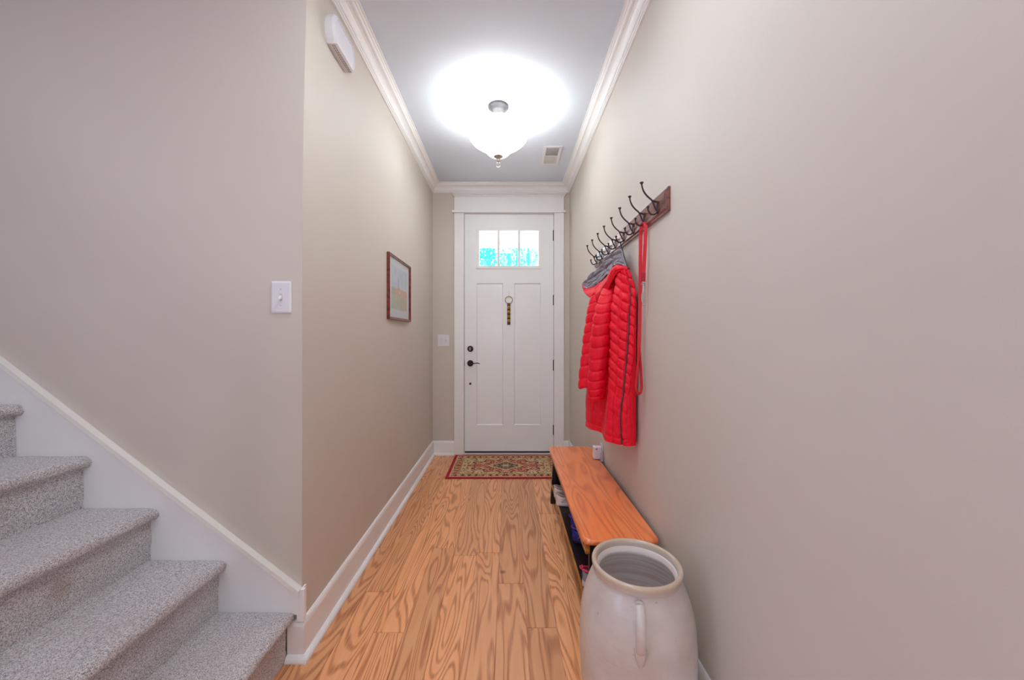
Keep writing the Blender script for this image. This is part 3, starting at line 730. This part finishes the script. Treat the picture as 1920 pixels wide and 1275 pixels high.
cl = lambda n, c: plain(n, c, .6, bump=.2, bscale=400)
white = (cl('cream_leather', (232, 220, 218)), cl('white_rubber', (226, 218, 222)), cl('white_lace', (236, 230, 232)), cl('beige_collar', (196, 178, 172)))
blue = (cl('navy_knit', (34, 42, 150)), cl('dark_blue_sole', (34, 34, 84)), cl('light_blue_lace', (170, 190, 236)), cl('violet_trim', (118, 66, 190)))
pink = (cl('grey_mesh', (150, 142, 156)), cl('pale_grey_sole', (214, 206, 212)), cl('grey_lace', (206, 200, 206)), cl('coral_pink', (244, 72, 110)))
SH = .141
shoe((.306, 2.375, SH), .06, white, 'cream white sneaker on the bench shelf, nearer the camera of the white pair', loop=False)
shoe((.306, 2.492, SH), .03, white, 'cream white sneaker on the bench shelf, nearer the door of the white pair', loop=False)
shoe((.335, 1.955, SH), -.10, blue, 'navy and violet running shoe on the bench shelf, nearer the crock of its pair', loop=False)
shoe((.345, 2.065, SH), .10, blue, 'navy and violet running shoe on the bench shelf, set back behind its pair mate')
shoe((.318, 1.600, SH), .10, pink, 'grey and coral pink running shoe on the bench shelf next to the stoneware crock')

# ---- crock
def crock_obj():
    cx, cy = .4105, 1.200
    r = empty('stoneware_crock', (cx, cy, 0), 'large cream stoneware crock with side handle standing in front of the bench', 'crock')
    pr = [(0.02, 0), (.138, 0), (.148, .004), (.156, .02), (.165, .06), (.1735, .11), (.1765, .17), (.1780, .22), (.1778, .26), (.1750, .315), (.1695, .350), (.1610, .383), (.1510, .412), (.1420, .434), (.1350, .447), (.1325, .453), (.1320, .456), (.1345, .459), (.1350, .466), (.1365, .470), (.1385, .475), (.1388, .481), (.1365, .486), (.1320, .488), (.1275, .487), (.1245, .483), (.1230, .476), (.1225, .466)]
    m = MB().lathe(pr, 0, 0, 80); o = m.build('jar_body', M['crock'], r)
    pin = [(.1225, .466), (.118, .461), (.1145, .455), (.1145, .448), (.122, .436), (.136, .410), (.150, .375), (.160, .32), (.165, .27), (.160, .22), (.150, .14), (.135, .06), (.120, .025), (.02, .02), (.001, .02)]
    MB().lathe(pin, 0, 0, 80).build('jar_inside', M['crock_in'], r)
    ang = math.atan2(-.965, -.26); d = Vector((math.cos(ang), math.sin(ang), 0)); 
    pts = [d * a + Vector((0, 0, z)) for a, z in ((.140, .444), (.154, .452), (.174, .452), (.191, .441), (.200, .420), (.203, .395), (.199, .370), (.190, .350), (.178, .336), (.166, .330))]
    h = MB().tube(spline(pts, 40), [.0125] * 36 + [.0135, .015, .0165, .018], 14, flat=.62, up=tuple(d + Vector((0, 0, .01))))
    h.build('handle', M['crock'], r)
    MB().tube(spline([d * a + Vector((0, 0, z)) for a, z in ((.1725, .340), (.1770, .328), (.1790, .310), (.1765, .292))], 10), [.017, .0165, .016, .015, .014, .013, .011, .009, .007, .004], 12, flat=.35, up=tuple(d)).build('handle_foot', M['crock'], r)
crock_obj()

# ---- coat rack
HY = [1.520 + .1496 * k for k in range(8)]
def rack():
    r = empty('coat_rack', (XR, 2.05, 1.695), 'dark cherry coat rack board with eight bronze double hooks on the right wall', 'coat rack')
    ya, yb, za, zb = 1.446, 2.662, 1.696, 1.791
    lay = [(0, 0), (.009, 0), (.0105, .002), (.0105, .005), (.013, .0075), (.018, .010), (.0195, .012)]
    P = [[(XR - d, ya + s, za + s), (XR - d, yb - s, za + s), (XR - d, yb - s, zb - s), (XR - d, ya + s, zb - s)] for d, s in lay]
    m = MB().grid(P, True, False, False); m.add(P[-1], [(0, 1, 2, 3)]); m.add(P[0], [(0, 1, 2, 3)]); at(m.build('board', M['rack'], bevel=.001), r)
    xf = XR - .0195
    first = None
    for i, y in enumerate(HY):
        if first is None:
            h = MB()
            # back plate, upper prong with flared tip, lower hook
            h.tube(spline([(xf - .002, 0, 1.758), (xf - .004, 0, 1.74), (xf - .003, 0, 1.718), (xf - .002, 0, 1.706)], 8), [.006, .0075, .006, .005, .005, .006, .0065, .004], 8, flat=.4, up=(1, 0, 0))
            h.tube(spline([(xf - .003, 0, 1.716), (xf - .012, 0, 1.732), (xf - .020, 0, 1.752), (xf - .027, 0, 1.764), (xf - .043, 0, 1.778), (xf - .057, 0, 1.796), (xf - .0645, 0, 1.816), (xf - .066, 0, 1.828)], 26), [.0036] * 20 + [.0032] * 6, 8)
            h.tube([(xf - .002, 0, 1.755), (xf - .016, 0, 1.758), (xf - .024, 0, 1.760)], [.0045, .004, .0045], 8)
            h.tube([(xf - .066, 0, 1.826), (xf - .0662, 0, 1.830), (xf - .0665, 0, 1.834), (xf - .0665, 0, 1.836)], [.0032, .0055, .0085, .006], 10)
            h.tube(spline([(xf - .003, 0, 1.716), (xf - .012, 0, 1.706), (xf - .024, 0, 1.704), (xf - .034, 0, 1.710), (xf - .040, 0, 1.722), (xf - .041, 0, 1.731)], 18), .0036, 8)
            h.tube([(xf - .041, 0, 1.729), (xf - .0412, 0, 1.734), (xf - .0414, 0, 1.739)], [.0034, .0065, .004], 10)
            first = o = h.build('hook', M['hook'])
        else:
            o = first.copy(); COL.objects.link(o)
        o.parent = r; o.location = (-r.location.x, y - r.location.y, -r.location.z)
rack()

# ---- leash on the second hook
def leash():
    yh = HY[1]; xf = XR - .0195
    r = empty('dog_leash', (xf - .022, yh, 1.708), 'red nylon dog leash with metal clasp hanging from the second hook', 'leash')
    def band(pts, wd, t=.0022, n=60):
        """flat webbing: width along Y rotated slightly so that the camera sees its face"""
        P = spline(pts, n); rows = []
        wv = Vector((.92, -.38, 0)).normalized()
        for i, p in enumerate(P):
            tg = (P[min(i + 1, n - 1)] - P[max(i - 1, 0)]).normalized(); nn = tg.cross(wv).normalized(); w2 = wd[i * (len(wd) - 1) // (n - 1)] if isinstance(wd, list) else wd
            rows.append([p - wv * w2 / 2 - nn * t / 2, p + wv * w2 / 2 - nn * t / 2, p + wv * w2 / 2 + nn * t / 2, p - wv * w2 / 2 + nn * t / 2])
        m = MB().grid(rows, True, False, False); m.add(rows[0], [(0, 1, 2, 3)]); m.add(rows[-1], [(0, 1, 2, 3)]); return m
    # over the hook: long strand towards the door side, short strand towards the camera
    za = 1.716
    top = [W(1201, 470, yh + .02), W(1201.5, 440, yh + .02), W(1203, 425, yh + .016), W(1206, 417, yh + .004), W(1209, 418, yh - .008), W(1210.5, 428, yh - .014), W(1210.0, 450, yh - .016), W(1208, 490, yh - .014), W(1206, 527, yh - .012)]
    long_ = [W(1198, 657, yh + .02), W(1199.5, 600, yh + .02), W(1200.5, 530, yh + .02)]
    at(band(long_ + top, .0155, n=120).build('webbing', M['leash'], bevel=.0006), r)
    # hand loop at the bottom of the long strand
    lp = [W(1198, 652, yh + .02), W(1196.5, 680, yh + .015), W(1193.5, 710, yh + .01), W(1192.5, 728, yh + .008), W(1195.5, 737, yh + .012), W(1200, 737, yh + .018), W(1202.8, 728, yh + .022), W(1202.2, 705, yh + .026), W(1200.5, 680, yh + .024), W(1198.5, 652, yh + .0205)]
    P = spline(lp, 60); at(MB().tube(P, .0060, 8).build('hand_loop', M['leash']), r)
    at(band([W(1206.5, 512, yh - .0145), W(1206, 528, yh - .014)], .019, .006, 8).build('stitched_end', plain('dark_red_stitching', (176, 14, 36), .6)), r)
    c = MB(); y = yh - .012
    def P_(x, yy, dy=0): return W(x, yy, y + dy)
    c.tube([P_(1203, 531), P_(1209.5, 531), P_(1210, 534), P_(1202.5, 534), P_(1203, 531)], .0018, 8)
    c.tube([P_(1206, 534), P_(1206, 548)], [.0042, .0035], 10)
    c.tube(spline([P_(1206, 547), P_(1203.5, 553), P_(1203.5, 562), P_(1205, 570), P_(1208.5, 572), P_(1210.5, 566), P_(1208, 559), P_(1207, 552)], 26), .0024, 8)
    at(c.build('snap_clasp', M['nickel']), r)
leash()

# ---- plug on the right wall
def plug():
    y = 2.50; z = .43
    r = empty('wall_outlet', (XR, y, z), 'white wall outlet plate behind the far end of the bench', 'outlet')
    at(MB().box(XR - .006, XR, y - .035, y + .035, .372, .490).build('cover_plate', M['plastic'], bevel=.003), r)
    p = empty('plug_in_air_freshener', (XR - .006, y, z), 'small white plug-in air freshener with a pink dot behind the bench', 'air freshener')
    at(MB().box(XR - .062, XR - .0065, y - .030, y + .022, .395, .478).build('housing', M['plastic'], bevel=.008, seg=3), p)
    at(MB().box(XR - .024, XR - .0066, y - .050, y - .031, .385, .452).build('cartridge', cl('grey_plastic', (190, 186, 196)), bevel=.004), p)
    n = 12; P = [[(XR - .045 + rr * math.cos(2 * PI * k / n), y - .0302 - yy, .462 + rr * math.sin(2 * PI * k / n)) for k in range(n)] for rr, yy in ((.006, 0), (.005, .001), (.001, .0012))]
    at(MB().grid(P, True, False, True).build('indicator', plain('magenta_plastic', (214, 60, 190), .4)), p)
plug()

# ------------------------------------------------------------------ red coat
def coat():
    r = empty('red_quilted_coat', (.55, 2.0, .686), 'long red quilted hooded coat with grey lining hanging from the coat rack', 'coat')
    # (Y, table of photo x by photo y) for every vertical guide line of the body, from the front edge round to the wall
    cols = [
        (1.775, [(498, 1174), (523, 1183), (537, 1190), (600, 1190), (660, 1188), (690, 1184), (726, 1180.5), (761, 1176), (787, 1173.5), (840, 1175)]),
        (1.790, [(498, 1171), (523, 1178), (537, 1182), (557, 1183), (593, 1179), (632, 1178), (674, 1175), (712, 1171), (752, 1166), (787, 1162), (840, 1165.5)]),
        (1.825, [(498, 1165), (540, 1168), (557, 1168), (600, 1165), (660, 1162), (718, 1157), (761, 1150), (838, 1150)]),
        (1.875, [(498, 1158), (540, 1154), (600, 1147), (660, 1146), (718, 1143), (761, 1137), (838, 1134)]),
        (2.030, [(508, 1154), (554, 1158), (601, 1159), (660, 1157), (718, 1152), (750, 1136), (838, 1122)]),
        (2.100, [(508, 1142), (554, 1132), (601, 1128), (660, 1124), (718, 1116), (750, 1110), (838, 1108)]),
        (2.210, [(508, 1132), (554, 1118), (601, 1112), (660, 1106), (718, 1101), (760, 1098.5), (838, 1097)]),
    ]
    top, bot = 1.535, .686; NV, NU = 420, 150; rows = []
    nsh = vnoise(21, 14, 30)
    ctrl_z = [top - (top - bot) * i / 16 for i in range(17)]
    ctrl = []
    for z in ctrl_z:
        row = []
        sh = max(0, (z - 1.38) / .155)          # shoulders close in towards the collar
        for Y, tab in cols:
            py = CY + (EYE - z) * F / Y; X = (interp(tab, py) - CX) / F * Y
            X = X + sh * .012; row.append(Vector((min(X, .606), Y + sh * .03 * (1 if Y < 1.9 else -1.2), z)))
        b_ = sh ** .7 * .14
        row += [Vector((.540, 2.30, z)), Vector((.600, 2.33, z)), Vector((.617, 2.22, z)), Vector((.619, 2.02 + b_ * .4, z)), Vector((.618, 1.86 + b_, z)), Vector((.612 - b_ * .1, 1.79 + b_, z))]
        ctrl.append(row)
    nc = len(ctrl[0])
    def ring(row, n):
        ext = [row[-1]] + row + [row[0], row[1]]; return [cr(ext, 1 + nc * k / n) for k in range(n)]
    rr_ = [ring(row, NU) for row in ctrl]; grid = []
    for i in range(NV + 1):
        t = i / NV * 16; grid.append([cr([rr_[a][k] for a in range(17)], t) for k in range(NU)])
    out = []
    for i in range(NV + 1):
        row = []
        for k in range(NU):
            p = grid[i][k]; du = grid[i][(k + 1) % NU] - grid[i][k - 1]; dv = grid[min(i + 1, NV)][k] - grid[max(i - 1, 0)][k]
            nn = du.cross(dv); nn = nn.normalized() if nn.length > 1e-9 else Vector((-1, 0, 0))
            c = grid[i][0:NU]; cen = Vector((.57, 2.03, p.z))
            if nn.dot(p - cen) < 0: nn = -nn
            u = k / NU * nc                                # guide-line coordinate
            vis = 1 if u < 7.5 else .15
            sl = (u - 2) * .048 if u > 2 else (2 - u) * -.020
            ph = (p.z + sl * -1.0) / .046
            fr = abs(ph - math.floor(ph + .5)); puff = min(1, fr / .20) ** .6 * (.72 + .28 * math.sin(PI * min(1, fr * 2) / 2))
            fade = max(.18, min(1, (p.z - .86) / .18))
            seam = math.exp(-((u - 2.15) / .07) ** 2) + math.exp(-((u - 1.0) / .10) ** 2) * 1.3 + math.exp(-((u - .0) / .08) ** 2) * .2
            dsp = vis * (.0095 * puff * fade * min(1, abs(u - 1.0) / .3) - .006 * seam) + .007 * (nsh(k / NU, i / NV) - .5) * vis
            if p.z > bot: dsp += -.004 * math.exp(-((p.z - bot - .030) / .006) ** 2) * vis
            row.append(p + nn * dsp)
        out.append(row)
    m = MB().grid(out, True, False, True); m.add(out[0], [tuple(range(NU))]); m.add(out[-1], [tuple(range(NU))])
    at(m.build('coat_body', M['red']), r)
    # zipper follows guide line 1
    zp = []
    for i in range(8, NV + 1, 6):
        k = int(round(NU / nc)); p = out[i][k]; zp.append(p + Vector((-.35, -.94, 0)) * .0035)
    at(MB().tube(zp, .0048, 8, flat=.6, up=(-.3, -.95, 0)).build('zipper', M['zip']), r)
    zp2 = [p + Vector((-.004, -.004, 0)) for p in zp]
    at(MB().tube(zp2, .0016, 6).build('zipper_teeth', plain('dull_zipper_teeth', (120, 104, 110), .45, .6)), r)
    # black lining of the other front panel, between the coat and the wall
    L = [(1191.5, 560), (1193, 600), (1193.5, 640), (1191, 675), (1189, 709), (1186, 740), (1184, 761), (1183, 794)]
    P = []
    for px, py in L:
        a = W(px, py, 1.815); a.x = min(a.x, .6255); P.append([Vector((a.x, 1.815, a.z)), Vector((.622, 1.86, a.z)), Vector((.6235, 1.95, a.z)), Vector((.624, 2.10, a.z))])
    at(MB().grid(P, False, False, True).build('inner_lining', M['black_cloth'], solid=.003, subd=1), r)
    # sleeves: (px centre, py, Y, radius)
    def sleeve(path, npuff, seed, flat=.9):
        ns = vnoise(seed, 8, 20); C = [Vector((*W(px, py, Y),)) for px, py, Y, _ in path]; Rr = [Vector((q[3], 0, 0)) for q in path]
        n, nu = 330, 48; P = []
        for i in range(n):
            t = i / (n - 1) * (len(path) - 1); c = cr(C, t); ra = cr(Rr, t).x; ph = i / (n - 1) * npuff
            fr = abs(ph - math.floor(ph + .5)); pf = min(1, fr / .18) ** .6 * (.72 + .28 * math.sin(PI * fr))
            row = []
            for k in range(nu):
                a = 2 * PI * k / nu; rr = ra * (.905 + .115 * pf) * (1 + .10 * (ns(k / nu if k < nu / 2 else 1 - k / nu, i / n) - .5))
                if i > n - 8: rr *= 1 - .025 * (i - n + 8)
                # seam running down the sleeve
                rr *= 1 - .05 * math.exp(-((a - 4.35) / .10) ** 2)
                d = Vector((math.cos(a) * rr, math.sin(a) * rr * flat, .006 * math.sin(a * 2 + seed) ))
                row.append(c + d)
            P.append(row)
        m = MB().grid(P, True, False, True)
        hem = [q * .0 + (P[-1][j] * .55 + (sum(P[-1], Vector()) / nu) * .45) + Vector((0, 0, .012)) for j, q in enumerate(P[-1])]
        m.grid([P[-1], hem], True, False, True); m.add(hem, [tuple(range(nu))]); m.add(P[0], [tuple(range(nu))])
        at(m.build('sleeve', M['red']), r)
    sleeve([(1147, 527, 2.02, .030), (1141, 552, 1.99, .042), (1134, 582, 1.97, .050), (1128, 620, 1.97, .052), (1124, 660, 1.98, .052), (1121, 700, 1.99, .051), (1118, 730, 2.00, .049), (1118, 750, 2.01, .043)], 13, 3)
    sleeve([(1128, 532, 2.16, .030), (1121, 552, 2.15, .040), (1116, 582, 2.14, .047), (1112, 615, 2.14, .050), (1108, 650, 2.14, .050), (1103, 690, 2.14, .049), (1099, 728, 2.14, .046)], 11, 5)
    # hood
    rim = [(1092, 533, 2.40), (1097, 541, 2.36), (1110, 539, 2.28), (1125, 531, 2.17), (1139, 518, 2.06), (1148, 504, 1.97), (1157, 497, 1.91), (1167, 498, 1.87), (1175, 501, 1.835)]
    tpe = [(1093, 531, 2.42), (1101, 524, 2.42), (1111, 513, 2.38), (1123, 502, 2.30), (1134, 489, 2.20), (1147, 479, 2.11), (1157, 472, 2.02), (1166, 468, 1.955), (1173, 497, 1.86)]
    bt = [(1094, 541, 2.37), (1102, 554, 2.24), (1113, 561, 2.15), (1125, 564, 2.07), (1136, 551, 2.00), (1147, 531, 1.93), (1156, 514, 1.88), (1166, 507, 1.85), (1177, 506, 1.825)]
    RM = spline([W(*p) for p in rim], 160); TP = spline([W(*p) for p in tpe], 160); BT = spline([W(*p) for p in bt], 160)
    nz = vnoise(31, 16, 10)
    P = []
    for j in range(41):
        t = j / 40; row = []
        for k in range(160):
            s = k / 159; p = RM[k].lerp(TP[k], t); env = math.sin(PI * s) ** .5 if 0 < s < 1 else 0
            sag = math.sin(PI * t) * .030 * env
            a1 = t * 3.4 + s * 1.6; a2 = s * 5.5 - t * .8 + .25 * math.sin(9 * t); a1 -= math.floor(a1 + .5); a2 -= math.floor(a2 + .5)
            q = min(1, abs(a1) / .22) ** .7 * min(1, abs(a2) / .2) ** .7
            row.append(p + Vector((.6, .75, -.25)) * (sag - .017 * q * env + .014 * (nz(s, t) - .5) * env))
        P.append([Vector((min(v.x, .6265), v.y, v.z)) for v in row])
    hl = at(MB().grid(P, False, False, True).build('hood_lining', M['grey_lining'], solid=.004), r)
    P = []
    for j in range(15):
        t = j / 14; row = []
        for k in range(160):
            s = k / 159; p = RM[k].lerp(BT[k], t); env = math.sin(PI * s) ** .6 if 0 < s < 1 else 0
            bl = math.sin(PI * min(1, t * 1.05)) * .030 * env + .006 * abs(math.sin(PI * s * 7)) ** .6 * env
            row.append(p + Vector((-.62, -.72, -.1)) * (bl + .010 * (nz(t, s) - .5) * env))
        P.append(row)
    at(MB().grid(P, False, False, True).build('hood', M['red'], solid=.006), r)
    at(MB().tube(RM, .0042, 8).build('hood_piping', M['red_trim']), r)
    # collar yoke closing the top of the coat behind the hood
    Y0 = [W(1173, 500, 1.86), W(1160, 502, 1.93), W(1148, 512, 2.02), W(1134, 528, 2.12), W(1112, 545, 2.24)]
    Y1 = [Vector((min(v.x + .04, .622), v.y + .05, v.z + .0)) for v in Y0]; Y2 = [v + Vector((0, 0, -.08)) for v in Y1]; Y3 = [v + Vector((-.0, -.0, -.10)) for v in Y0]
    P = [spline(q, 20) for q in (Y1, Y0, Y3)]
    at(MB().grid(P, False, False, True).build('collar_yoke', M['red'], solid=.006), r)
    # cords to the hooks
    h4, h7 = HY[3], HY[6]; xf = XR - .0195
    lc = lambda pts, rad=.0022: at(MB().tube(spline(pts, 18), rad, 6).build('hanging_loop', M['cord']), r)
    lc([(xf - .018, h4, 1.708), (xf - .012, h4 + .006, 1.68), W(1165, 470, 1.95)])
    lc([(xf - .020, h4, 1.708), (xf - .014, h4 - .012, 1.67), W(1170, 480, 1.90), W(1175, 500, 1.86)], .0032)
    lc([(xf - .018, h7, 1.708), (xf - .024, h7 - .01, 1.67), W(1124, 496, 2.32), W(1124, 503, 2.30)])
    lc([(xf - .016, h7, 1.708), (xf - .014, h7 - .03, 1.67), W(1130, 492, 2.26), W(1129, 498, 2.25)])
    lc([(xf - .014, h7, 1.708), (xf - .008, h7 - .05, 1.67), W(1134, 487, 2.22), W(1133, 493, 2.21)])
coat()

# ------------------------------------------------------------------ outside, seen through the panes
struct(MB().box(-6, 6, YB + .15, 60, -.25, -.15).build('ground', M['ground']), 'pale walk outside')
struct(MB().box(-4, 4, YB + .16, 6.0, 2.95, 3.05).box(-4, 4, 5.9, 6.12, 2.665, 2.95).build('porch_ceiling', M['porch']), 'white porch ceiling and beam outside the door')
def tree(x, y, h, seed, label, fol=1500, spread=1.3, lo=2.4):
    rr = random.Random(seed); r = empty('tree', (x, y, -.15), label, 'tree', None)
    tp = spline([(x, y, -.15), (x + rr.uniform(-.05, .05), y, h * .4), (x + rr.uniform(-.12, .12), y, h * .7), (x + rr.uniform(-.15, .15), y, h)], 14)
    at(MB().tube(tp, [.14 - .008 * k for k in range(14)], 9).build('trunk', M['bark']), r)
    m = MB()
    for k in range(9):
        z = lo + (h - lo) * k / 9; a = rr.uniform(0, 6.28); p = Vector((x, y, z)); q = p + Vector((math.cos(a), math.sin(a), rr.uniform(.3, .8))) * spread * .7
        m.tube([p, (p + q) / 2 + Vector((0, 0, .05)), q], [.04, .025, .01], 6)
    at(m.build('branches', M['bark']), r)
    f = MB(); cs_ = [Vector((x + rr.gauss(0, spread * .5), y + rr.gauss(0, spread * .5), rr.uniform(lo, h))) for _ in range(26)]
    for k in range(fol):
        c = rr.choice(cs_) + Vector((rr.gauss(0, .28), rr.gauss(0, .28), rr.gauss(0, .22))); s = rr.uniform(.03, .075)
        a = Vector((rr.gauss(0, 1), rr.gauss(0, 1), rr.gauss(0, 1))).normalized(); b = a.orthogonal().normalized()
        f.add([c - a * s, c + b * s * .55, c + a * s, c - b * s * .55], [(0, 1, 2, 3)])
    at(f.build('foliage', M['leaf'], fixn=False), r)
tree(-.62, 10.5, 5.2, 1, 'cyan tinted tree with straight trunk behind the left pane of the door window', 2600, .75, 2.0)
tree(-.08, 14.5, 6.4, 2, 'cyan tinted tree behind the middle pane of the door window', 3000, .9, 2.6)
tree(.45, 18.5, 8.0, 3, 'slim cyan tinted tree standing farther back behind the middle and right panes', 2600, 1.0, 3.2)
tree(1.30, 22.5, 9.0, 4, 'tall leafy cyan tinted tree behind the right pane of the door window', 3200, 1.2, 4.0)
tree(-1.5, 26.5, 9.6, 5, 'farthest cyan tinted tree behind the left pane of the door window', 3200, 1.3, 4.6)

# ------------------------------------------------------------------ sub-parts sit under the part they belong to
SUB = {'thumb_turn': 'deadbolt', 'lever': 'lever_handle', 'zipper_teeth': 'zipper', 'handle_foot': 'handle', 'hood_lining': 'hood', 'hood_piping': 'hood',
       'toggle_slot': 'cover_plate', 'toggle': 'cover_plate', 'indicator': 'housing', 'sound_slots': 'housing', 'shelf_edge': 'shoe_shelf', 'print': 'mat_board', 'laces': 'upper', 'collar': 'upper', 'heel_loop': 'upper', 'side_stripe': 'upper'}
for o in list(SC.objects):
    key = o.name.split('.')[0]
    if key in SUB and o.parent:
        sib = [c for c in o.parent.children if c.name.split('.')[0] == SUB[key]]
        if sib: o.parent = sib[0]; o.matrix_parent_inverse = Matrix.Identity(4)
bells_ = sorted([o for o in SC.objects if o.name.split('.')[0] == 'bell'], key=lambda o: o.name); slots_ = sorted([o for o in SC.objects if o.name.split('.')[0] == 'bell_slot'], key=lambda o: o.name)
for b, t in zip(bells_, slots_): t.parent = b; t.matrix_parent_inverse = Matrix.Identity(4)
